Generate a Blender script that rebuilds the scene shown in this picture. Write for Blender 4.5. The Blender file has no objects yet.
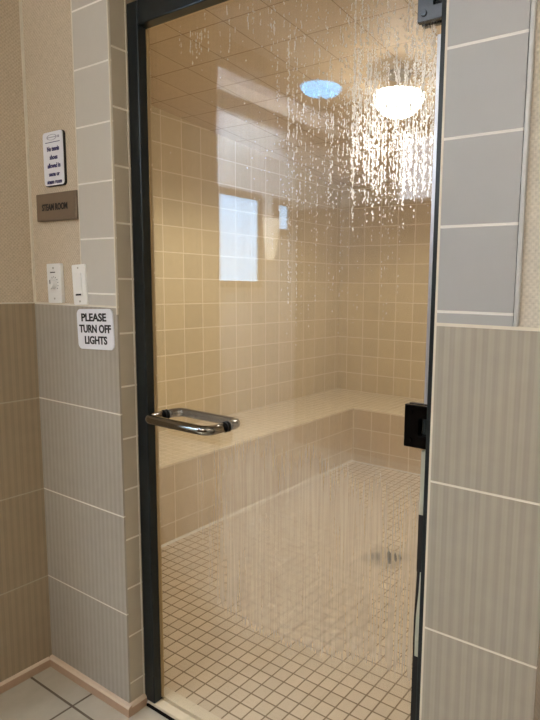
import bpy, bmesh, math, random
from mathutils import Vector, Matrix
random.seed(7)
S = bpy.context.scene
COL = S.collection

# ------------------------------------------------------------------ camera
F, CX, CY, CZ, YAW, PIT, ROL = 582.91, 1.5449, -1.0188, 1.3062, .5862, -.1284, .0166
fw = Vector((-math.sin(YAW)*math.cos(PIT), math.cos(YAW)*math.cos(PIT), math.sin(PIT)))
rt = Vector((math.cos(YAW), math.sin(YAW), 0)); up = rt.cross(fw)
r2 = math.cos(ROL)*rt + math.sin(ROL)*up
u2 = -math.sin(ROL)*rt + math.cos(ROL)*up
cam = bpy.data.objects.new('camera', bpy.data.cameras.new('camera')); COL.objects.link(cam)
M = Matrix((r2, u2, -fw)).transposed().to_4x4(); M.translation = (CX, CY, CZ)
cam.matrix_world = M
cam.data.sensor_fit = 'HORIZONTAL'; cam.data.sensor_width = 36; cam.data.lens = F/540*36
cam.data.shift_x = (270-335.08)/540; cam.data.shift_y = (361.55-360)/540     # the photograph is a crop
cam.data.clip_start = .02
S.camera = cam

# ------------------------------------------------------------------ light and exposure
W = bpy.data.worlds.new('world'); S.world = W; W.use_nodes = True
W.node_tree.nodes['Background'].inputs[0].default_value = (.75, .85, 1, 1)
W.node_tree.nodes['Background'].inputs[1].default_value = .3
S.view_settings.view_transform = 'Standard'; S.view_settings.look = 'None'
S.view_settings.gamma = 1; S.view_settings.use_curve_mapping = False
S.view_settings.exposure = 1.5
STEAM_LAMP = 15.0        # bowl in the steam room, warm
STEAM_THROW = 20.0       # watts thrown down by the same lamp
HALL_LAMP = 5.5          # bowl in the hall, cool
HALL_FILL_RIGHT = 14.0        # added fill bowl in the hall, unseen, to the right
HALL_FILL_BACK = 38.0        # added fill bowl in the hall, unseen, behind the camera
WINDOW = 3.2             # daylight through the hall windows
TRANSOM = 1.7
COVE_FILL = 100.0              # added tubes, unseen behind the hall beams, washing wall and ceiling
SCONCE = 1.5

# ------------------------------------------------------------------ measured places
XL, XP, XR, XE = -.2835, .1365, 1.0924, 1.3169     # alcove corner, opening left, opening right, right wall end
ZW, H = 1.2376, .305                               # wainscot top and tile height
YI = .14                                           # steam-room face of the door wall
T = .0558                                          # face of the door frame
G = .085                                           # centre of the glass
XW, YB, XB, ZB, YW, XI = -1.2413, 2.6167, -.6958, .4115, 3.2265, 1.9
SR = .1543                                         # steam room tile pitch
HZ = 2.45                                          # hall ceiling
HX, HY, HR = -1.37, -2.6, 2.5                     # hall left wall, end wall, right wall
def steam_ceil(y): return 2.4055 - .0829*y

# ------------------------------------------------------------------ materials
def lin(c):
    return tuple((v/255/12.92 if v/255 <= .04045 else ((v/255+.055)/1.055)**2.4) for v in c)
class NT:
    def __init__(s, name):
        s.m = bpy.data.materials.new(name); s.m.use_nodes = True
        s.t = s.m.node_tree; s.t.nodes.clear()
        s.out = s.t.nodes.new('ShaderNodeOutputMaterial')
    def n(s, typ, **k):
        nd = s.t.nodes.new(typ)
        for a, b in k.items(): setattr(nd, a, b)
        return nd
    def l(s, a, b): s.t.links.new(a, b)
    def put(s, sock, v):
        if hasattr(v, 'is_output'): s.l(v, sock)
        else: sock.default_value = v
    def m_(s, op, a, b=0., c=0.):
        nd = s.n('ShaderNodeMath', operation=op)
        for i, v in enumerate((a, b, c)): s.put(nd.inputs[i], v)
        return nd.outputs[0]
    def rng(s, v, a, b, c=0., d=1., smooth=True):
        nd = s.n('ShaderNodeMapRange'); nd.interpolation_type = 'SMOOTHSTEP' if smooth else 'LINEAR'
        for i, x in enumerate((v, a, b, c, d)): s.put(nd.inputs[i], x)
        return nd.outputs[0]
    def mix(s, f, a, b):
        nd = s.n('ShaderNodeMix', data_type='RGBA')
        s.put(nd.inputs[0], f)
        for i, v in ((6, a), (7, b)):
            s.put(nd.inputs[i], v if hasattr(v, 'is_output') else (*v[:3], 1))
        return nd.outputs[2]
    def xyz(s):
        tc = s.n('ShaderNodeTexCoord'); sp = s.n('ShaderNodeSeparateXYZ')
        s.l(tc.outputs['Object'], sp.inputs[0])
        return tc.outputs['Object'], sp.outputs
    def comb(s, x, y, z):
        nd = s.n('ShaderNodeCombineXYZ')
        for i, v in enumerate((x, y, z)): s.put(nd.inputs[i], v)
        return nd.outputs[0]
    def noise(s, vec, scale, detail=2., rough=.5):
        nd = s.n('ShaderNodeTexNoise'); s.l(vec, nd.inputs['Vector'])
        nd.inputs['Scale'].default_value = scale; nd.inputs['Detail'].default_value = detail
        nd.inputs['Roughness'].default_value = rough
        return nd.outputs[0]
    def bump(s, h, strength=.3, dist=.002):
        nd = s.n('ShaderNodeBump'); nd.inputs['Strength'].default_value = strength
        nd.inputs['Distance'].default_value = dist; s.l(h, nd.inputs['Height'])
        return nd.outputs[0]
    def bsdf(s, col, rough=.5, metal=0., normal=None, spec=.5, **k):
        b = s.n('ShaderNodeBsdfPrincipled')
        s.put(b.inputs['Base Color'], col if hasattr(col, 'is_output') else (*col[:3], 1))
        s.put(b.inputs['Roughness'], rough); s.put(b.inputs['Metallic'], metal)
        b.inputs['Specular IOR Level'].default_value = spec
        if normal: s.l(normal, b.inputs['Normal'])
        for a, v in k.items(): s.put(b.inputs[a.replace('_', ' ')], v)
        return b.outputs[0]
    def done(s, sh): s.l(sh, s.out.inputs[0]); return s.m

def plain(name, c, rough=.5, metal=0., var=.06, scale=60, bump=0., spec=.5):
    n = NT(name); v, _ = n.xyz(); ns = n.noise(v, scale)
    a = lin(c); b = tuple(x*(1-var*2) for x in a)
    nm = n.bump(ns, bump, .001) if bump else None
    return n.done(n.bsdf(n.mix(ns, b, a), rough, metal, nm, spec))

def tile(name, c, grout, axes, pitch, off, gw=.004, rough=.35, var=.08, stripes=None, mott=.08, gdepth=.5, spec=.4):
    """square-laid tile: axes 'xz','yz','xy'; pitch None on an axis means no joints across it"""
    n = NT(name); vec, o = n.xyz(); ax = {'x': o[0], 'y': o[1], 'z': o[2]}
    mask, ids = None, []
    for a, p, f in zip(axes, pitch, off):
        if not p: continue
        q = n.m_('DIVIDE', n.m_('SUBTRACT', ax[a], f), p)
        ids.append(n.m_('FLOOR', q))
        fr = n.m_('FRACT', q)
        d = n.m_('MULTIPLY', n.m_('MINIMUM', fr, n.m_('SUBTRACT', 1., fr)), p)
        g = n.rng(d, gw*.5, gw*.5+.0012, 1., 0.)
        mask = g if mask is None else n.m_('MAXIMUM', mask, g)
    while len(ids) < 3: ids.append(0.)
    wn = n.n('ShaderNodeTexWhiteNoise'); n.l(n.comb(*ids), wn.inputs['Vector'])
    ca = lin(c); fac = n.m_('MULTIPLY', n.m_('SUBTRACT', wn.outputs[0], .5), var*2)
    ns = n.m_('MULTIPLY', n.m_('SUBTRACT', n.noise(vec, 24, 3), .5), mott*2)
    val = n.m_('ADD', n.m_('ADD', fac, ns), 1.)
    if stripes:
        a, per, amp = stripes
        sw = n.m_('SINE', n.m_('MULTIPLY', ax[a], 2*math.pi/per))
        sw2 = n.m_('SINE', n.m_('MULTIPLY', ax[a], 2*math.pi/per*2.7))
        fine = n.noise(n.comb(n.m_('MULTIPLY', ax[a], 260.), 0., n.m_('MULTIPLY', ax['z'], 6.)), 1., 2)
        sq = n.rng(sw, -.35, .35, -amp, amp)
        val = n.m_('ADD', val, n.m_('ADD', sq, n.m_('ADD', n.m_('MULTIPLY', sw2, amp*.35), n.m_('MULTIPLY', n.m_('SUBTRACT', fine, .5), amp*1.3))))
    hs = n.n('ShaderNodeVectorMath', operation='SCALE'); hs.inputs[0].default_value = ca
    n.l(val, hs.inputs['Scale'])
    col = n.mix(mask, hs.outputs[0], lin(grout))
    nm = n.bump(n.m_('SUBTRACT', 1., mask), gdepth, .002)
    return n.done(n.bsdf(col, n.rng(mask, 0., 1., rough, .8, False), 0., nm, spec))

GW = (226, 220, 206)
m_wain_x = tile('striped wainscot tile', (164, 156, 142), GW, 'xz', (None, H), (0, ZW), .003, .4, .03, ('x', .021, .055))
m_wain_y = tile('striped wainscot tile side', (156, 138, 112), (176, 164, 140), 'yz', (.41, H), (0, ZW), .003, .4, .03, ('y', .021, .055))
m_col_l = tile('grey column tile left', (192, 186, 175), (238, 234, 224), 'xz', (None, .154), (0, 1.5823), .0035, .45, .03, None, .03)
m_col_r = tile('grey column tile', (166, 165, 163), (222, 219, 212), 'xz', (None, .155), (0, 1.5726), .004, .45, .03, None, .03)
m_jamb = tile('jamb tile', (182, 170, 150), (222, 213, 196), 'yz', (None, .1525), (0, 1.012), .004, .18, .05, None, .05)
m_swall_y = tile('tan steam tile side', (202, 182, 141), (230, 214, 178), 'yz', (SR, SR), (1.324, ZB), .005, .3, .05)
m_swall_x = tile('tan steam tile back', (198, 177, 136), (230, 214, 178), 'xz', (SR, SR), (-.690, ZB), .005, .3, .05)
m_sfront_y = tile('bench front tile', (198, 176, 140), (226, 210, 176), 'yz', (SR, SR), (.9106, ZB), .004, .3, .05)
m_sfront_x = tile('bench front tile back', (194, 170, 134), (226, 210, 176), 'xz', (SR, SR), (-.6958, ZB), .004, .3, .05)
m_seat = tile('bench seat mosaic', (226, 210, 178), (222, 205, 172), 'xy', (.0525, .0525), (0, 0), .003, .12, .04, None, .06, .2)
m_mosaic = tile('floor mosaic', (206, 188, 160), (134, 114, 88), 'xy', (.0515, .0515), (.019, .022), .004, .3, .06, None, .06)
m_sceil = tile('steam ceiling tile', (206, 184, 150), (146, 120, 86), 'xy', (.235, .235), (.265, 1.245), .003, .6, .03)
m_hfloor = tile('hall floor tile', (182, 172, 152), (104, 90, 72), 'xy', (.305, .305), (-.036, -.0805), .006, .35, .05, None, .1)
m_base = plain('terracotta cove', (186, 155, 128), .4, 0, .08, 40)
m_basecap = plain('terracotta cove lip', (212, 190, 164), .4, 0, .05, 40)
m_grout = plain('pale grout', (222, 214, 196), .7)
m_trimgrey = plain('grey tile edge', (190, 190, 188), .35)
m_paint = plain('hall paint', (232, 228, 218), .7, 0, .03, 8)
m_paintdark = plain('brown hall panel', (120, 92, 60), .6, 0, .08, 12)
m_ceil = plain('hall ceiling paint', (226, 222, 214), .8, 0, .03, 10)
m_beam = plain('beam paint', (150, 136, 118), .8, 0, .03, 10)
def wallpaper(name, c, amp):
    n = NT(name); v, o = n.xyz()
    s = n.m_('ADD', o[0], o[1])
    a = n.noise(n.comb(n.m_('MULTIPLY', s, 380.), 0., n.m_('MULTIPLY', o[2], 40.)), 1., 2)
    b = n.noise(n.comb(n.m_('MULTIPLY', s, 40.), 3., n.m_('MULTIPLY', o[2], 380.)), 1., 2)
    g = n.m_('MULTIPLY', n.m_('SINE', n.m_('MULTIPLY', s, 560.)), n.m_('SINE', n.m_('MULTIPLY', o[2], 560.)))
    h = n.m_('ADD', n.m_('ADD', a, b), n.m_('MULTIPLY', g, .25))
    ca = lin(c); col = n.mix(n.rng(h, .5, 1.5, 0., 1., False), tuple(x*(1-amp) for x in ca), tuple(x*(1+amp*.5) for x in ca))
    return n.done(n.bsdf(col, .75, 0., n.bump(h, .35, .0012), .2))
m_paper = wallpaper('woven wallpaper', (200, 184, 160), .26)
m_paper_r = wallpaper('woven wallpaper pale', (204, 196, 182), .22)
m_black = plain('black metal', (32, 40, 43), .3, .4, .2, 30)
m_blackgloss = plain('black chrome', (22, 22, 25), .12, .85, .1, 30)
m_chrome = plain('chrome', (140, 135, 126), .1, 1., .04, 30)
m_steel = plain('steel', (188, 184, 172), .28, 1., .1, 30)
m_rubber = plain('black rubber', (14, 14, 15), .6)
m_whiteplastic = plain('white plastic', (232, 231, 226), .35, 0, .02, 30)
m_signwhite = plain('white sign face', (228, 228, 232), .4, 0, .02, 30)
m_ink = plain('black ink', (22, 20, 20), .6)
m_purple = plain('purple ink', (42, 34, 92), .6)
m_greyink = plain('grey ink', (168, 168, 176), .6)
m_bronze = plain('bronze plaque', (128, 110, 90), .45, .3, .06, 40)
m_gold = plain('warm metal strip', (176, 152, 112), .4, .3)
m_silver = plain('silver strip', (190, 192, 198), .3, .6)
m_blackglare = plain('glare-lightened black chrome', (120, 128, 140), .2, .9, .15, 80)  # lighter copy of the black chrome, bright reflections put into its colour
m_drain = plain('drain steel', (196, 182, 156), .35, .35, .06, 60)
m_slot = plain('dark slot', (12, 9, 7), .9, 0, .06, 60, 0, .1)
m_saddle = plain('pale threshold', (220, 206, 178), .4, 0, .06, 30)
m_seal = plain('pale vinyl seal', (196, 196, 178), .35)
def wood():
    n = NT('brown wood'); v, o = n.xyz()
    ns = n.noise(n.comb(n.m_('MULTIPLY', o[0], 60.), n.m_('MULTIPLY', o[1], 60.), n.m_('MULTIPLY', o[2], 5.)), 1., 3)
    return n.done(n.bsdf(n.mix(n.rng(ns, .3, .7), lin((96, 70, 38)), lin((168, 136, 88))), .5))
m_wood = wood()
def emit(name, c, s, base=(.8, .8, .8)):
    n = NT(name); b = n.n('ShaderNodeBsdfPrincipled')
    b.inputs['Base Color'].default_value = (*base, 1); b.inputs['Roughness'].default_value = .3
    b.inputs['Emission Color'].default_value = (*lin(c), 1); b.inputs['Emission Strength'].default_value = s
    return n.done(b.outputs[0])
m_slamp = emit('lit warm glass bowl', (255, 247, 236), STEAM_LAMP)
m_hlamp = emit('lit cool glass bowl', (70, 185, 255), HALL_LAMP)
m_hfill_back = emit('added neutral fill bowl', (255, 247, 238), HALL_FILL_BACK)
m_hfill_right = emit('added neutral fill bowl at the right', (255, 246, 234), HALL_FILL_RIGHT)
m_pane = emit('daylit frosted pane', (150, 210, 255), WINDOW)
m_pane3 = emit('daylit transom pane', (226, 234, 250), TRANSOM)
m_cove_fill = emit('added fluorescent fill tube', (206, 226, 255), COVE_FILL)
m_sconce = emit('lit sconce glass', (255, 240, 200), SCONCE)

def glass_mat(wet):
    """clear pane: transparent with Schlick reflection; the steam side also carries a film of mist and runs"""
    n = NT('steamed glass' if wet else 'clear glass'); v, o = n.xyz()
    geo = n.n('ShaderNodeNewGeometry')
    dp = n.n('ShaderNodeVectorMath', operation='DOT_PRODUCT')
    n.l(geo.outputs['Normal'], dp.inputs[0]); n.l(geo.outputs['Incoming'], dp.inputs[1])
    c = n.m_('SUBTRACT', 1., n.m_('ABSOLUTE', dp.outputs['Value']))
    fres = n.m_('ADD', .042, n.m_('MULTIPLY', n.m_('POWER', c, 5.), .958))
    tr = n.n('ShaderNodeBsdfTransparent'); tr.inputs[0].default_value = (.985, .99, .985, 1)
    gl = n.n('ShaderNodeBsdfGlossy'); gl.inputs['Roughness'].default_value = .0
    mx = n.n('ShaderNodeMixShader'); n.l(fres, mx.inputs[0]); n.l(tr.outputs[0], mx.inputs[1]); n.l(gl.outputs[0], mx.inputs[2])
    if not wet: return n.done(mx.outputs[0])
    x, z = o[0], o[2]
    wob = n.noise(n.comb(n.m_('MULTIPLY', x, 22.), 0., n.m_('MULTIPLY', z, 1.)), 1., 3)
    low = n.n('ShaderNodeFloatCurve'); cm = low.mapping.curves[0]       # lower edge of the mist across the door
    pts = [(0., .62), (.05, .47), (.2, .39), (.33, .345), (.5, .335), (.72, .355), (1., .375)]
    cm.points[0].location = pts[0]; cm.points[1].location = pts[-1]
    for p in pts[1:-1]: cm.points.new(*p)
    low.mapping.update()
    n.l(n.m_('DIVIDE', n.m_('SUBTRACT', x, .18), .86), low.inputs['Value'])
    d = n.m_('ADD', n.m_('SUBTRACT', z, low.outputs[0]), n.m_('MULTIPLY', n.m_('SUBTRACT', wob, .5), .03))
    body = n.rng(d, -.05, .1)
    thick = n.rng(z, .78, 1.02, 1., .42)                                # heavier mist low on the pane
    left = n.rng(x, .2, .6, .4, 1.)
    runs = n.noise(n.comb(n.m_('MULTIPLY', x, 150.), 0., n.m_('MULTIPLY', z, 3.2)), 1., 3, .6)
    fine = n.noise(n.comb(n.m_('MULTIPLY', x, 420.), 5., n.m_('MULTIPLY', z, 9.)), 1., 2)
    big = n.noise(n.comb(n.m_('MULTIPLY', x, 14.), 9., n.m_('MULTIPLY', z, 2.)), 1., 2)
    s = n.m_('ADD', n.rng(runs, .34, .7, .8, 1.12), n.m_('MULTIPLY', n.m_('SUBTRACT', fine, .5), .45))
    a = n.m_('MULTIPLY', n.m_('MULTIPLY', n.m_('MULTIPLY', body, thick), n.m_('MULTIPLY', n.m_('MULTIPLY', left, n.rng(x, .74, .9, 1., .84)), s)), n.rng(big, .3, .7, .33, .40))
    a = n.m_('MINIMUM', n.m_('MAXIMUM', a, 0.), .85)
    tl = n.n('ShaderNodeBsdfTranslucent'); tl.inputs[0].default_value = (.93, .93, .92, 1)
    df = n.n('ShaderNodeBsdfDiffuse'); df.inputs[0].default_value = (.9, .9, .9, 1)
    hz = n.n('ShaderNodeMixShader'); hz.inputs[0].default_value = .06
    n.l(tl.outputs[0], hz.inputs[1]); n.l(df.outputs[0], hz.inputs[2])
    f = n.n('ShaderNodeMixShader'); n.l(a, f.inputs[0]); n.l(mx.outputs[0], f.inputs[1]); n.l(hz.outputs[0], f.inputs[2])
    return n.done(f.outputs[0])
m_glass = glass_mat(False); m_wet = glass_mat(True)
def drop_mat():
    n = NT('water beads')
    tl = n.n('ShaderNodeBsdfTranslucent'); tl.inputs[0].default_value = (.98, .98, .97, 1)
    gl = n.n('ShaderNodeBsdfGlass'); gl.inputs['Roughness'].default_value = .38; gl.inputs['IOR'].default_value = 1.33
    a = n.n('ShaderNodeMixShader'); a.inputs[0].default_value = .2; n.l(tl.outputs[0], a.inputs[1]); n.l(gl.outputs[0], a.inputs[2])
    return n.done(a.outputs[0])
m_drop = drop_mat()

# ------------------------------------------------------------------ mesh helpers
def obj(name, bm, mats, parent=None, smooth=False, bevel=0., **props):
    if not isinstance(mats, (list, tuple)): mats = [mats]
    bmesh.ops.recalc_face_normals(bm, faces=bm.faces[:])
    me = bpy.data.meshes.new(name); bm.to_mesh(me); bm.free()
    for m in mats: me.materials.append(m)
    if smooth:
        for p in me.polygons: p.use_smooth = True
    o = bpy.data.objects.new(name, me); COL.objects.link(o)
    if parent: o.parent = parent
    if bevel:
        md = o.modifiers.new('bevel', 'BEVEL'); md.width = bevel; md.segments = 2; md.limit_method = 'ANGLE'
    for k, v in props.items(): o[k] = v
    return o
def BM(): return bmesh.new()
def box(bm, x0, x1, y0, y1, z0, z1, mi=0, rot=None):
    vs = [bm.verts.new(p) for p in ((x0,y0,z0),(x1,y0,z0),(x1,y1,z0),(x0,y1,z0),(x0,y0,z1),(x1,y0,z1),(x1,y1,z1),(x0,y1,z1))]
    if rot: bmesh.ops.transform(bm, matrix=rot, verts=vs)
    fs = [bm.faces.new([vs[i] for i in q]) for q in ((0,3,2,1),(4,5,6,7),(0,1,5,4),(1,2,6,5),(2,3,7,6),(3,0,4,7))]
    for f in fs: f.material_index = mi
    return fs            # bottom, top, front(-y), right(+x), back(+y), left(-x)
def prism(bm, pts, a, b, axis='y', mi=0):
    """extrude a 2-D outline between a and b along an axis; pts are (x,z) for y, (y,z) for x, (x,y) for z"""
    def P(p, t): return {'y': (p[0], t, p[1]), 'x': (t, p[0], p[1]), 'z': (p[0], p[1], t)}[axis]
    A = [bm.verts.new(P(p, a)) for p in pts]; B = [bm.verts.new(P(p, b)) for p in pts]
    n = len(pts); fs = [bm.faces.new(A), bm.faces.new(B[::-1])]
    for i in range(n): fs.append(bm.faces.new((A[i], B[i], B[(i+1) % n], A[(i+1) % n])))
    for f in fs: f.material_index = mi
def rrect(cx, cz, w, h, r, k=5, ang=0.):
    out = []
    for sx, sz, a0 in ((1, 1, 0), (-1, 1, 90), (-1, -1, 180), (1, -1, 270)):
        for i in range(k+1):
            a = math.radians(a0 + 90*i/k)
            out.append((sx*(w/2-r) + r*math.cos(a), sz*(h/2-r) + r*math.sin(a)))
    c, s = math.cos(ang), math.sin(ang)
    return [(cx + x*c - z*s, cz + x*s + z*c) for x, z in out]
def lathe(bm, prof, c, seg=32, axis='z', cap=True):
    rings = []
    for r, h in prof:
        ring = []
        for i in range(seg):
            a = 2*math.pi*i/seg; p, q = r*math.cos(a), r*math.sin(a)
            ring.append(bm.verts.new({'z': (c[0]+p, c[1]+q, c[2]+h), 'y': (c[0]+p, c[1]+h, c[2]+q), 'x': (c[0]+h, c[1]+p, c[2]+q)}[axis]))
        rings.append(ring)
    for A, B in zip(rings, rings[1:]):
        for i in range(seg): bm.faces.new((A[i], A[(i+1) % seg], B[(i+1) % seg], B[i]))
    if cap:
        bm.faces.new(rings[0]); bm.faces.new(rings[-1][::-1])
def tube(bm, path, r, seg=14):
    P = [Vector(p) for p in path]; rings = []; nrm = None
    for i, p in enumerate(P):
        t = (P[min(i+1, len(P)-1)] - P[max(i-1, 0)]).normalized()
        if nrm is None: nrm = t.cross(Vector((0, 0, 1))); nrm = nrm if nrm.length > .1 else t.cross(Vector((1, 0, 0)))
        nrm = (nrm - t*nrm.dot(t)).normalized(); b = t.cross(nrm)
        rings.append([bm.verts.new(p + r*(math.cos(2*math.pi*k/seg)*nrm + math.sin(2*math.pi*k/seg)*b)) for k in range(seg)])
    for A, B in zip(rings, rings[1:]):
        for k in range(seg): bm.faces.new((A[k], A[(k+1) % seg], B[(k+1) % seg], B[k]))
    bm.faces.new(rings[0][::-1]); bm.faces.new(rings[-1])
def empty(name, loc, **props):
    o = bpy.data.objects.new(name, None); COL.objects.link(o); o.location = loc; o.empty_display_size = .05
    for k, v in props.items(): o[k] = v
    return o
def part(name, bm, mats, root, keep=False, **k):
    """mesh built in world coordinates, parented to an Empty that stands somewhere; keep leaves the texture space in world coordinates"""
    off = root.location
    if keep:
        o = obj(name, bm, mats, root, **k); o.location = -off
        return o
    bmesh.ops.translate(bm, verts=bm.verts[:], vec=-off)
    return obj(name, bm, mats, root, **k)
def sub(name, bm, mats, parent, origin, **k):
    bmesh.ops.translate(bm, verts=bm.verts[:], vec=-Vector(origin))
    return obj(name, bm, mats, parent, **k)
def struct(name, bm, mats, **k): return obj(name, bm, mats, kind='structure', **k)
def cap_height():
    cu = bpy.data.curves.new('t', 'FONT'); cu.body = 'H'; o = bpy.data.objects.new('t', cu); COL.objects.link(o)
    bpy.context.view_layer.update()
    me = bpy.data.meshes.new_from_object(o.evaluated_get(bpy.context.evaluated_depsgraph_get()))
    h = max(v.co.y for v in me.vertices)
    bpy.data.objects.remove(o); bpy.data.curves.remove(cu); bpy.data.meshes.remove(me)
    return h
CAP = cap_height()
def text(lines, y, mat, root, name='lettering', ang=0., piv=None, bold=.0):
    """lines: (string, centre x, baseline z, width, cap height) standing on the plane y, facing -y"""
    bm = BM()
    for st, cx, bz, w, h in lines:
        cu = bpy.data.curves.new('t', 'FONT'); cu.body = st; cu.align_x = 'CENTER'; cu.size = 1; cu.offset = bold; cu.extrude = .02; cu.resolution_u = 3
        o = bpy.data.objects.new('t', cu); COL.objects.link(o)
        bpy.context.view_layer.update()
        me = bpy.data.meshes.new_from_object(o.evaluated_get(bpy.context.evaluated_depsgraph_get()))
        xs = [v.co.x for v in me.vertices]; x0, x1 = min(xs), max(xs)
        sx = w/(x1-x0); sz = h/CAP
        for v in me.vertices: v.co = Vector((cx + (v.co.x-(x0+x1)/2)*sx, y - v.co.z*.02, bz + v.co.y*sz))
        bm.from_mesh(me)
        bpy.data.objects.remove(o); bpy.data.curves.remove(cu); bpy.data.meshes.remove(me)
    if ang: bmesh.ops.rotate(bm, verts=bm.verts[:], cent=Vector(piv), matrix=Matrix.Rotation(-ang, 3, 'Y'))
    bmesh.ops.translate(bm, verts=bm.verts[:], vec=-root.location)
    me = bpy.data.meshes.new(name); bm.to_mesh(me); bm.free(); me.materials.append(mat)
    o = bpy.data.objects.new(name, me); COL.objects.link(o); o.parent = root
    return o

# ------------------------------------------------------------------ the setting: hall side
bm = BM(); box(bm, HX-.1, HR+.1, HY-.1, T+.0, -.1, 0); struct('floor', bm, m_hfloor)
bm = BM(); box(bm, HX-.1, HR+.1, HY-.1, .0, HZ, HZ+.1); struct('ceiling', bm, m_ceil)
# pier between alcove and opening: paper above, striped tiles below, tile column at the opening
bm = BM()
box(bm, XW-.1, XP-.008, .006, YI-.006, 0, HZ+.3, 0)
struct('wall_front_left', bm, m_paper)
bm = BM(); box(bm, XL, XP, 0, .006, 0, ZW); struct('trim_1', bm, m_wain_x)
bm = BM(); box(bm, -.022, XP, 0, .006, ZW+.004, HZ); struct('trim_2', bm, m_col_l)
bm = BM(); box(bm, XP-.008, XP, .0062, T+.05, 0, 2.07); struct('trim_3', bm, m_jamb)
bm = BM()
box(bm, XL, XP, -.0012, .0062, ZW, ZW+.004); box(bm, -.0255, -.022, -.001, .0062, ZW+.004, HZ)
box(bm, XL-.004, XL+.003, -.002, .0065, ZW+.004, HZ); box(bm, XP-.004, XP+.0005, -.0005, .004, ZW-.02, HZ)
box(bm, XP, XP+.002, T-.004, T-.0005, .035, 2.07)
struct('trim_4', bm, m_grout)
# alcove left wall and the wall that turns into the hall
bm = BM(); box(bm, XL-.1, XL, -.648, .0, 0, HZ); struct('wall_left', bm, m_paper)
bm = BM(); box(bm, XL, XL+.004, -.648, -.0005, 0.03, ZW); struct('trim_5', bm, m_wain_y)
bm = BM(); box(bm, XL, XL+.0055, -.648, -.001, ZW, ZW+.003); struct('trim_6', bm, m_grout)
bm = BM(); box(bm, HX-.1, XL-.1, -.648, -.59, 0, HZ); struct('wall_return', bm, m_paint)
# right wall, column and its edge
bm = BM(); box(bm, XR+.008, XE, .006, YI-.006, 0, HZ+.3); struct('wall_front_right', bm, m_paper_r)
bm = BM(); box(bm, XR, XE, 0, .006, 0, ZW-.0); box(bm, XR, XR+.008, .006, T+.05, 0, 2.07); struct('trim_7', bm, m_wain_x)
bm = BM(); box(bm, XR, 1.2390, 0, .006, ZW+.004, HZ); struct('trim_8', bm, m_col_r)
bm = BM()
box(bm, XR, XE, -.001, .0062, ZW-.002, ZW+.004); box(bm, XR-.0005, XR+.004, -.0005, .005, 0, HZ)
struct('trim_9', bm, m_grout)
bm = BM(); box(bm, 1.2405, 1.2485, -.003, .0062, ZW+.004, HZ); struct('trim_10', bm, m_trimgrey, bevel=.002)
bm = BM(); box(bm, XE, HR, .06, YI-.006, 0, HZ+.3); struct('wall_recess', bm, m_wood)
# header over the opening
bm = BM(); box(bm, XP-.008, XR+.008, .0, YI-.006, 2.075, HZ+.3); struct('wall_header', bm, m_paper)
# hall shell behind the camera
bm = BM(); box(bm, HX-.1, HX, HY, -.648, 0, HZ); struct('wall_hall_left', bm, m_paint)
bm = BM(); box(bm, HX-.1, HR+.1, HY-.1, HY, 1.9, HZ); struct('wall_hall_end', bm, m_beam)
bm = BM(); box(bm, HX-.1, HR+.1, HY-.1, HY-.02, 0, 1.9); struct('wall_hall_end_panel', bm, m_paintdark)
bm = BM(); box(bm, HR, HR+.1, HY, .06, 0, HZ); struct('wall_right', bm, m_paint)
bm = BM(); box(bm, -1.135, -.895, HY, -.648, HZ-.07, HZ); struct('trim_11', bm, m_beam)
bm = BM(); box(bm, -.63, -.50, HY, -.648, HZ-.08, HZ); struct('trim_16', bm, m_beam)  # beam added to hide the second fill tube
# cove base
def cove(name, pts, d):     # pts along the wall face, d = outward normals per run; profile 35 mm high
    prof = [(0, 0), (.013, 0), (.013, .026), (.008, .033), (0, .035)]
    bm = BM()
    for (a, b, nrm) in zip(pts, pts[1:], d):
        a, b, nrm = Vector(a), Vector(b), Vector(nrm); t = (b-a).normalized()
        A = [bm.verts.new((a.x+nrm.x*o, a.y+nrm.y*o, z)) for o, z in prof]
        B = [bm.verts.new((b.x+nrm.x*o, b.y+nrm.y*o, z)) for o, z in prof]
        bm.faces.new(A); bm.faces.new(B[::-1])
        for i in range(5):
            f = bm.faces.new((A[i], B[i], B[(i+1) % 5], A[(i+1) % 5])); f.material_index = 1 if i in (2, 3) else 0
    return struct(name, bm, [m_base, m_basecap])
cove('baseboard_left', [(XL, -.648, 0), (XL, -.013, 0)], [(1, 0, 0)])
cove('baseboard_front', [(XL, 0, 0), (XP+.013, 0, 0)], [(0, -1, 0)])
cove('baseboard_jamb', [(XP, -.0, 0), (XP, T-.001, 0)], [(1, 0, 0)])
cove('baseboard_right', [(XR-.0, 0, 0), (XE, 0, 0)], [(0, -1, 0)])
# threshold under the door
bm = BM()
box(bm, XP+.014, XR-.001, T+.001, T+.030, 0, .016); box(bm, XP+.014, XR-.001, T+.037, YI-.012, 0, .020)
box(bm, XP+.014, XR-.001, T+.030, T+.037, 0, .008)
struct('trim_12', bm, m_saddle, bevel=.002)
bm = BM(); box(bm, XP+.014, XR-.001, T-.0045, T+.001, 0, .007); struct('trim_13', bm, m_slot)

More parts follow.
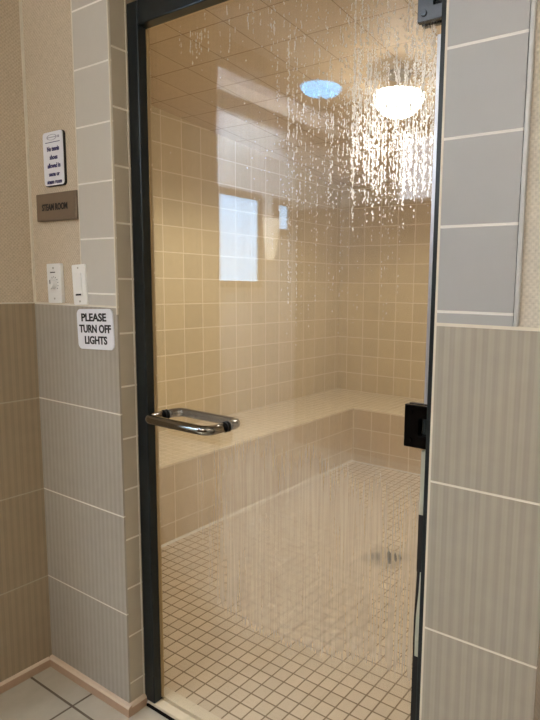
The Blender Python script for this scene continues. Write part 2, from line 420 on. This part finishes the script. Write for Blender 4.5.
# hall windows in the left wall of the hall, seen mirrored in the glass
def window(i, y0, y1, z0, z1):
    r = empty('window_%d' % i, (HX, (y0+y1)/2, z0), kind='structure')
    bm = BM(); w = .045
    for a in ((y0-w, y1+w, z1, z1+w), (y0-w, y1+w, z0-w, z0), (y0-w, y0, z0, z1), (y1, y1+w, z0, z1)):
        box(bm, HX+.0005, HX+.025, *a)
    part('window_frame', bm, m_bronze, r)
    bm = BM(); box(bm, HX+.0005, HX+.008, y0, y1, z0, z1); part('window_pane', bm, m_pane, r)
window(1, -2.125, -1.728, 1.333, 1.915)
window(2, -2.475, -2.365, 1.738, 1.915)
r = empty('window_3', (-.05, HY, 1.92), kind='structure')
bm = BM()
for a in ((-.47, .35, 2.33, 2.37), (-.47, .35, 1.90, 1.92), (-.47, -.43, 1.92, 2.33), (.31, .35, 1.92, 2.33)):
    box(bm, a[0], a[1], HY+.0005, HY+.025, a[2], a[3])
part('window_frame', bm, m_ceil, r)
bm = BM(); box(bm, -.43, .31, HY+.0005, HY+.008, 1.92, 2.33); part('window_pane', bm, m_pane3, r)

# ------------------------------------------------------------------ the setting: steam room
bm = BM(); box(bm, XW-.1, XI+.1, YI-.006, YW+.1, -.1, 0.0); struct('floor_steam_room', bm, m_mosaic)
bm = BM(); box(bm, XW-.1, XW, YI, YW, 0, 2.6); struct('wall_steam_left', bm, m_swall_y)
bm = BM(); box(bm, XW-.1, XI+.1, YW, YW+.1, 0, 2.6); struct('wall_steam_back', bm, m_swall_x)
bm = BM(); box(bm, XI, XI+.1, YI, YW, 0, 2.6); struct('wall_steam_right', bm, m_swall_y)
bm = BM()
box(bm, XW, XP-.008, YI-.006, YI, 0, 2.6); box(bm, XR+.008, XI, YI-.006, YI, 0, 2.6); box(bm, XP-.008, XR+.008, YI-.006, YI, 2.075, 2.6)
struct('wall_steam_front', bm, m_swall_x)
bm = BM()
prism(bm, [(YI-.006, steam_ceil(YI)), (YW+.1, steam_ceil(YW+.1)), (YW+.1, 2.72), (YI-.006, 2.72)], XW-.1, XI+.1, 'x')
struct('ceiling_steam_room', bm, m_sceil)
# bench, L-shaped along the left and back walls
r = empty('tiled_bench', (XW+.29, 1.6, 0), label='built-in tan tiled bench running along the left and back walls of the steam room', category='bench')
L = [(XW+.001, YI+.001), (XB, YI+.001), (XB, YB), (XI-.001, YB), (XI-.001, YW-.001), (XW+.001, YW-.001)]
bm = BM(); prism(bm, L, ZB-.012, ZB, 'z'); part('bench_seat', bm, m_seat, r, keep=True, label='pale mosaic bench seat')
bm = BM(); box(bm, XW+.001, XB-.003, YI+.001, YB+.003, 0, ZB-.0122)
o = part('bench_front', bm, m_sfront_y, r, keep=True)
bm = BM(); box(bm, XB-.003, XI-.001, YB+.003, YW-.001, 0, ZB-.0122)
part('bench_front', bm, m_sfront_x, r, keep=True)
bm = BM(); prism(bm, [(XB-.004, 0), (XB+.008, 0), (XB+.004, .006), (XB-.004, .01)], YI+.002, YB+.002, 'y')
box(bm, XB, XI-.002, YB-.008, YB+.004, 0, .006)
part('caulk_line', bm, m_grout, r)

# ------------------------------------------------------------------ door frame
FX0, FX1, SX = XP+.0022, .183, 1.0565
bm = BM()
box(bm, FX0, FX1, T, G+.005, .0165, 2.049)                     # left stile
box(bm, SX, XR-.0005, T, T+.055, .0165, 2.049)                 # right stile
box(bm, FX1, SX, T, G+.005, 1.987, 2.049)                      # head
o = obj('trim_14', bm, m_black, bevel=.003, kind='structure', label='black metal frame around the glass steam room door', category='door frame')

# ------------------------------------------------------------------ glass door
door = empty('door_1', (1.052, G, .02), kind='structure', label='frameless steamed-up glass door of the steam room with chrome pull and black hinges', category='door')
GX0, GX1, GZ0, GZ1 = FX1+.0016, 1.040, .026, 1.984
def glass():
    bm = BM(); fs = box(bm, GX0, GX1, G-.004, G+.004, GZ0, GZ1)
    fs[4].material_index = 1
    return bm
glass_pane = part('glass_pane', glass(), [m_glass, m_wet], door, keep=True)
bm = BM(); box(bm, GX0-.001, GX0+.0012, G-.003, G+.0052, GZ0, GZ1); part('edge_seal', bm, m_gold, door)
bm = BM(); box(bm, GX1, GX1+.014, G-.006, G+.006, 1.066, 1.79); part('edge_seal', bm, m_silver, door)
bm = BM(); box(bm, GX1-.002, GX1+.0085, G-.0062, G+.006, .825, .966); part('edge_seal', bm, m_seal, door)
bm = BM()                                                       # black gasket, torn and bowed lower down
box(bm, GX1-.003, GX1+.014, G-.0064, G+.006, .697, .8245)
prism(bm, [(GX1-.002, .697), (GX1-.0035, .64), (GX1-.005, .59), (GX1-.0055, .54), (GX1-.005, .50), (GX1-.0015, .50), (GX1-.002, .54), (GX1-.001, .60), (GX1+.003, .65), (GX1+.0045, .697)], G-.0064, G+.006)
box(bm, GX1-.005, GX1+.010, G-.0064, G+.006, .17, .4995)
part('gasket', bm, m_rubber, door, label='torn black rubber gasket')
bm = BM(); prism(bm, [(GX1-.001, .50), (GX1+.009, .50), (GX1+.009, .697), (GX1+.005, .697), (GX1+.0035, .65), (GX1-.0005, .60), (GX1-.0015, .54)], G-.0063, G+.006)
part('edge_seal', bm, m_seal, door)
def hinge(z0, z1, name, mat):
    bm = BM(); x0, x1 = 1.0005, 1.0555; zc = (z0+z1)/2; hh = z1-z0
    for ya, yb in ((G-.016, G-.0045), (G+.0045, G+.016)):       # clamp plates with a notch for the knuckle
        prism(bm, [(x0, z0), (x1, z0), (x1, zc-hh*.2), (x1-.022, zc-hh*.2), (x1-.022, zc+hh*.2), (x1, zc+hh*.2), (x1, z1), (x0, z1)], ya, yb)
    h = part('hinge', bm, mat, door, bevel=.0015, label=name)
    bm = BM(); lathe(bm, [(.009, 0), (.009, hh*.36)], (x1-.0105, G, zc-hh*.18), 16)
    box(bm, x1-.006, SX+.0005, G-.012, G+.012, zc-hh*.17, zc+hh*.17)
    sub('knuckle', bm, m_black, h, door.location)
    for sz in (-.33, .33):
        bm = BM(); lathe(bm, [(.0055, -.0186), (.0062, -.0175), (.0062, -.0158)], (x0+.014, G, zc+hh*sz), 12, 'y')
        sub('screw', bm, mat, h, door.location)
hinge(.972, 1.063, 'black lower hinge', m_blackgloss); hinge(1.815, 1.905, 'wet glare-lightened black chrome upper hinge', m_blackglare)
def pull(sgn, D):
    X0, X1, Z, R, rad =     .227, .468, .931, .013, .027
    y0 = G + sgn*.0045; y1 = G + sgn*D
    path = [(X0, y0, Z), (X0, G+sgn*(D-rad), Z)]
    for i in range(1, 9):
        a = math.pi/2*i/8; path.append((X0+rad-rad*math.cos(a), G+sgn*(D-rad+rad*math.sin(a)), Z))
    for i in range(9):
        a = math.pi/2*i/8; path.append((X1-rad+rad*math.sin(a), G+sgn*(D-rad+rad*math.cos(a)), Z))
    path.append((X1, y0, Z))
    bm = BM(); tube(bm, path, R, 18)
    h = part('pull_handle', bm, m_chrome, door, smooth=True)
    for x in (X0, X1):
        bm = BM(); lathe(bm, [(.014, 0), (.0148, sgn*.0008), (.0148, sgn*.0024), (.014, sgn*.003)], (x, G+sgn*.0042, Z), 20, 'y')
        sub('washer', bm, m_rubber, h, door.location, smooth=False, label='black rubber washer')
pull(-1, .068); pull(1, .052)

# ------------------------------------------------------------------ beads and runs of water on the steam side
def droplets():
    bm = BM(); yb = G + .0042
    def bead(x, z, rx, rz, h):
        if not (GX0+.004 < x < GX1-.003 and z < GZ1-.004): return
        c = bm.verts.new((x, yb+h, z)); k = 6 if rx < .0022 else 7
        a0 = random.random()*6
        inner, outer = [], []
        for i in range(k):
            a = a0 + 2*math.pi*i/k; j = random.uniform(.82, 1.15)
            inner.append(bm.verts.new((x+rx*.62*j*math.cos(a), yb+h*.8, z+rz*.62*j*math.sin(a))))
            outer.append(bm.verts.new((x+rx*j*math.cos(a), yb, z+rz*j*math.sin(a))))
        for i in range(k):
            i2 = (i+1) % k
            bm.faces.new((c, inner[i], inner[i2])); bm.faces.new((inner[i], outer[i], outer[i2], inner[i2]))
    def run(x, zt, zb, w, dens):
        z = zt; xx = x
        while z > zb:
            xx += random.gauss(0, .0004); xx += (x-xx)*.1
            f = (z-zb)/(zt-zb)
            if random.random() < dens*(.35+.65*min(1, f*3)):
                rx = w*random.uniform(.45, 1.1); rz = rx*random.uniform(1., 2.6)
                bead(xx+random.gauss(0, w*.45), z, rx, rz, min(.0022, rx*.7)); z -= rz*random.uniform(.9, 1.7)
            else: z -= random.uniform(.003, .014)
    R = random.uniform
    for i in range(62):                      # heavy curtain by the hinge side
        x = R(.83, 1.035); run(x, R(1.62, 1.98), R(1.42, 1.60), R(.001, .0026), .84)
    for i in range(26):                      # short bright tails
        x = R(.87, 1.035); run(x, R(1.60, 1.72), R(1.44, 1.55), R(.0012, .0028), .9)
    for i in range(58):
        x = R(.63, .92); run(x, R(1.68, 1.9), R(1.47, 1.66), R(.0009, .002), .62)
    for i in range(56):                      # along the top edge
        x = R(.26, 1.03)**.9; zt = R(1.93, 1.982); run(x, zt, zt-R(.02, .12)*(1+.6*(x > .6)), R(.001, .0022), .6)
    for i in range(48):                      # long faint runs
        x = R(.62, .98); run(x, R(1.5, 1.6), R(1.15, 1.42), R(.0007, .0012), .36)
    for i in range(700):                     # single beads
        x = 1.04-abs(random.gauss(0, .2)); z = R(1.48, 1.9); r = R(.0008, .002); bead(x, z, r, r*R(1, 1.6), r*.7)
    for i in range(420):                     # wet patch under the upper hinge
        x = R(.99, 1.02)+.02*R(-1, 1); z = R(1.68, 1.80); r = R(.0008, .0018); bead(x, z, r, r*R(1, 1.5), r*.7)
    return bm
o = obj('water_droplets', droplets(), m_drop, smooth=True, kind='stuff',
        label='beads and running streaks of condensation on the upper glass of the door', category='water droplets')

# ------------------------------------------------------------------ things in the steam room
def bowl_lamp(name, x, y, zrim, rad, ztop, mat, label, flat=.72, rod=m_steel, throw=0):
    r = empty(name, (x, y, ztop), label=label, category='ceiling light')
    if 'hall' in label: r['group'] = 'bowl lights on the hall ceiling'
    prof = []
    for i in range(13):
        a = math.pi/2*i/12; prof.append((max(.004, rad*math.cos(math.pi/2-a)), -rad*flat*math.cos(a)))
    bm = BM(); lathe(bm, prof, (x, y, zrim), 40); part('glass_bowl', bm, mat, r, smooth=True)
    bm = BM(); lathe(bm, [(rad*.985, -.004), (rad*.985, .0005), (rad*.9, .006), (rad*.3, .012)], (x, y, zrim), 40); part('rim', bm, rod, r)
    bm = BM(); lathe(bm, [(.004, -.012), (.010, -.008), (.012, 0), (.008, .006)], (x, y, zrim-rad*flat), 16); part('finial', bm, rod, r, smooth=True)
    bm = BM(); lathe(bm, [(.008, .0), (.008, ztop-zrim-.02)], (x, y, zrim+.010), 14); part('stem', bm, rod, r, smooth=True)
    bm = BM(); lathe(bm, [(.05, 0), (.056, -.006), (.05, -.024), (.02, -.03)], (x, y, ztop-.0005), 28); part('canopy', bm, rod, r, smooth=True)
    if throw:                                # the bulb's own downward throw
        ld = bpy.data.lights.new('bulb', 'SPOT'); ld.energy = throw; ld.color = (1, .955, .88); ld.spot_size = math.radians(172); ld.spot_blend = .35; ld.shadow_soft_size = .03
        lo = bpy.data.objects.new('bulb', ld); COL.objects.link(lo); lo.parent = r; lo.location = (0, 0, zrim-rad*flat-.03-ztop)
    return r
bowl_lamp('ceiling_light', .212, 1.48, 2.185, .117, steam_ceil(1.48), m_slamp, 'brightly lit warm glass bowl light hanging from the steam room ceiling behind the glass', .88, throw=STEAM_THROW)
bowl_lamp('ceiling_light', -.325, -1.45, 2.345, .108, HZ, m_hlamp, 'bluish glass bowl light on the hall ceiling, seen mirrored in the door glass', .45)
bowl_lamp('ceiling_light', .6, -2.15, 2.348, .13, HZ, m_hfill_back, 'added neutral white fill bowl light on the hall ceiling behind the viewer')  # unseen lamp added to light both piers
bowl_lamp('ceiling_light', 2.1, -1.0, 2.348, .13, HZ, m_hfill_right, 'added neutral white fill bowl light on the hall ceiling to the right of the viewer')  # unseen lamp added to lift the faces turned right
# floor drain
dx, dy, ds = .272, 1.370, .088
r = empty('floor_drain', (dx, dy, 0), label='square steel drain grate with dark slots set in the mosaic floor', category='drain')
bm = BM(); box(bm, dx-ds, dx+ds, dy-ds, dy+ds, .0002, .003); part('rim', bm, m_drain, r)
bm = BM(); box(bm, dx-ds*.93, dx+ds*.93, dy-ds*.93, dy+ds*.93, .003, .005); part('grate', bm, m_drain, r)
vx, vy = math.cos(YAW-.06), math.sin(YAW-.06)                    # slots run away from the door's hinge side
for k, w in ((-.096, .005), (-.062, .0065), (-.036, .006), (.018, .0095), (.048, .006), (.070, .007)):
    hl = max(.008, (ds*.93*1.414-abs(k))*.74)
    bm = BM(); c = Vector((dx+k*vx, dy+k*vy, 0)); d = Vector((-vy, vx, 0)); q = Vector((vx, vy, 0))
    prism(bm, [((c+d*a*hl+q*b*w).x, (c+d*a*hl+q*b*w).y) for a, b in ((-1, -.4), (-.5, -1), (.6, -.8), (1, 0), (.5, .9), (-.4, 1), (-1, .5))], .0051, .0056, 'z')
    part('slot', bm, m_slot, r)

# unseen fluorescent tubes added behind the hall beams to brighten the wall
for x, lab in ((-1.16, 'added cool fill tube hidden behind the hall beam nearest the windows'), (-.655, 'added cool fill tube hidden behind the hall beam beside the mirrored bowl light')):
    r = empty('fill_tube', (x, -1.65, HZ), label=lab, category='ceiling light', group='added fill tubes behind the hall beams')
    bm = BM(); tube(bm, [(x, -2.45, HZ-.032), (x, -.85, HZ-.032)], .013, 12); part('tube', bm, m_cove_fill, r, smooth=True)
    bm = BM(); box(bm, x-.02, x+.02, -2.5, -.8, HZ-.014, HZ-.0005); part('batten', bm, m_whiteplastic, r)
    for y in (-2.47, -.83):
        bm = BM(); box(bm, x-.016, x+.016, y-.029, y+.029, HZ-.05, HZ-.0142); part('end_socket', bm, m_whiteplastic, r)

# ------------------------------------------------------------------ sconce in the hall
r = empty('wall_sconce', (HX, -2.26, 1.52), label='lit glass wall sconce between the two hall windows, seen mirrored in the door glass', category='wall light')
bm = BM(); box(bm, HX+.0005, HX+.02, -2.31, -2.21, 1.55, 1.78); part('back_plate', bm, m_whiteplastic, r, bevel=.003)
bm = BM()
prof = [(.03, 1.50), (.05, 1.60), (.07, 1.80)]
for (a, z0), (b, z1) in zip(prof, prof[1:]):
    vs0 = [bm.verts.new((HX+.02+a*math.sin(math.pi*i/10), -2.26+a*1.2*math.cos(math.pi*i/10), z0)) for i in range(11)]
    vs1 = [bm.verts.new((HX+.02+b*math.sin(math.pi*i/10), -2.26+b*1.2*math.cos(math.pi*i/10), z1)) for i in range(11)]
    for i in range(10): bm.faces.new((vs0[i], vs0[i+1], vs1[i+1], vs1[i]))
bmesh.ops.remove_doubles(bm, verts=bm.verts[:], dist=1e-5)
part('shade', bm, m_sconce, r, smooth=True)

# ------------------------------------------------------------------ signs and switches on the pier
r = empty('wall_sign', (-.1075, .006, 1.60), label='small white upright sign about tennis shoes above the bronze plaque', category='sign')
bm = BM(); prism(bm, rrect(-.1075, 1.677, .104, .155, .011), -.0005, .0058); part('backing', bm, m_ink, r, label='black sign backing')
bm = BM(); prism(bm, rrect(-.1085, 1.678, .101, .152, .010), -.0025, -.0006); part('face', bm, m_signwhite, r)
text([('No tennis', -.107, 1.7, .062, .0125), ('shoes', -.106, 1.676, .04, .0125), ('allowed in', -.106, 1.652, .066, .0125),
      ('sauna or', -.106, 1.6285, .055, .0115), ('steam room', -.106, 1.6065, .076, .0115)], -.0028, m_purple, r, bold=.035)
bm = BM(); box(bm, -.146, -.072, -.0032, -.0026, 1.7235, 1.7252); part('rule_line', bm, m_purple, r)
bm = BM()
k = 24
for i in range(k):
    a, b = 2*math.pi*i/k, 2*math.pi*(i+1)/k
    q = [(-.112+rr*1.9*math.cos(t), 1.7385+rr*.62*math.sin(t)) for rr, t in ((.0115, a), (.0115, b), (.0135, b), (.0135, a))]
    prism(bm, q, -.0032, -.0026)
box(bm, -.082, -.074, -.0032, -.0026, 1.735, 1.7415); box(bm, -.136, -.088, -.0032, -.0026, 1.7375, 1.7395)
part('emblem', bm, m_greyink, r, label='faint grey oval emblem')

r.location += Vector((-0.03, 0, -0.012))

r = empty('wall_plaque', (-.103, .006, 1.497), label='bronze plaque reading STEAM ROOM under the white tennis shoe sign', category='sign')
bm = BM(); box(bm, -.203, .003, -.006, .0058, 1.4965, 1.577); part('plate', bm, m_bronze, r, bevel=.0015)
bm = BM(); box(bm, -.1985, -.0015, -.0075, -.0061, 1.5005, 1.5735); part('face', bm, m_bronze, r)
text([('STEAM ROOM', -.1035, 1.527, .132, .018)], -.0078, m_ink, r, bold=.03)

r.location += Vector((-0.031, 0, -0.0095))

def plate(name, cx, cz, w, h, ang, label, cat):
    r = empty(name, (cx, .006, cz-h/2), label=label, category=cat)
    rot = Matrix.Translation((cx, 0, cz)) @ Matrix.Rotation(-ang, 4, 'Y') @ Matrix.Translation((-cx, 0, -cz))
    bm = BM(); prism(bm, rrect(cx, cz, w, h, .004), -.006, .0058); bmesh.ops.transform(bm, matrix=rot, verts=bm.verts[:])
    part('face_plate', bm, m_whiteplastic, r, bevel=.002)
    return r, rot
r, rot = plate('timer_switch', -.125, 1.308, .072, .119, .02, 'white wall plate with a round timer knob, left of the other switch', 'switch')
bm = BM(); lathe(bm, [(.015, -.0061), (.015, -.009), (.0135, -.0175), (.0125, -.019)], (-.124, 0, 1.306), 24, 'y')
bmesh.ops.transform(bm, matrix=rot, verts=bm.verts[:]); k_ = part('knob', bm, m_whiteplastic, r, smooth=False, bevel=.001)
bm = BM(); box(bm, -.1255, -.1225, -.0196, -.0188, 1.306, 1.318); bmesh.ops.transform(bm, matrix=rot, verts=bm.verts[:]); sub('pointer', bm, m_ink, k_, r.location)
bm = BM()
for i in range(11):
    a = math.radians(-40+i*26); c_, s_ = math.cos(a), math.sin(a)
    prism(bm, [(-.124+c_*.0195-s_*.0008, 1.306+s_*.0195+c_*.0008), (-.124+c_*.0195+s_*.0008, 1.306+s_*.0195-c_*.0008), (-.124+c_*.023+s_*.0008, 1.306+s_*.023-c_*.0008), (-.124+c_*.023-s_*.0008, 1.306+s_*.023+c_*.0008)], -.0066, -.0061)
box(bm, -.142, -.116, -.0066, -.0061, 1.3395, 1.3425)
bmesh.ops.transform(bm, matrix=rot, verts=bm.verts[:]); part('dial_marks', bm, m_ink, r)
for z in (1.354, 1.262):
    bm = BM(); lathe(bm, [(.0028, -.0072), (.003, -.0061)], (-.125, 0, z), 10, 'y'); bmesh.ops.transform(bm, matrix=rot, verts=bm.verts[:]); part('screw', bm, m_steel, r)
r.location += Vector((-.033, 0, -.007))
r, rot = plate('light_switch', .004, 1.304, .064, .117, .05, 'white wall plate with a narrow slide switch, beside the grey tile column', 'switch')
bm = BM(); box(bm, -.012, .020, -.0095, -.0061, 1.272, 1.337); bmesh.ops.transform(bm, matrix=rot, verts=bm.verts[:]); part('rocker', bm, m_whiteplastic, r, bevel=.001)
bm = BM(); box(bm, -.009, .017, -.0102, -.0094, 1.2725, 1.2775); bmesh.ops.transform(bm, matrix=rot, verts=bm.verts[:]); part('slot', bm, m_ink, r)
for z in (1.3525, 1.2555):
    bm = BM(); lathe(bm, [(.0028, -.0072), (.003, -.0061)], (.004, 0, z), 10, 'y'); bmesh.ops.transform(bm, matrix=rot, verts=bm.verts[:]); part('screw', bm, m_steel, r)

r.location += Vector((-.0335, 0, -.0055))

r = empty('wall_sign', (.068, 0, 1.12), label='white rounded sign reading PLEASE TURN OFF LIGHTS on the striped tiles', category='sign')
A = .04
bm = BM(); prism(bm, rrect(.069, 1.1765, .170, .117, .017, 5, A), -.0035, -.0003); part('plate', bm, m_signwhite, r)
text([('PLEASE', .066, 1.2, .118, .0215), ('TURN OFF', .069, 1.167, .150, .0215), ('LIGHTS', .071, 1.134, .106, .0215)], -.0039, m_ink, r, ang=A, piv=(.068, 0, 1.1775), bold=.03)
r.location += Vector((-.033, 0, -.005))
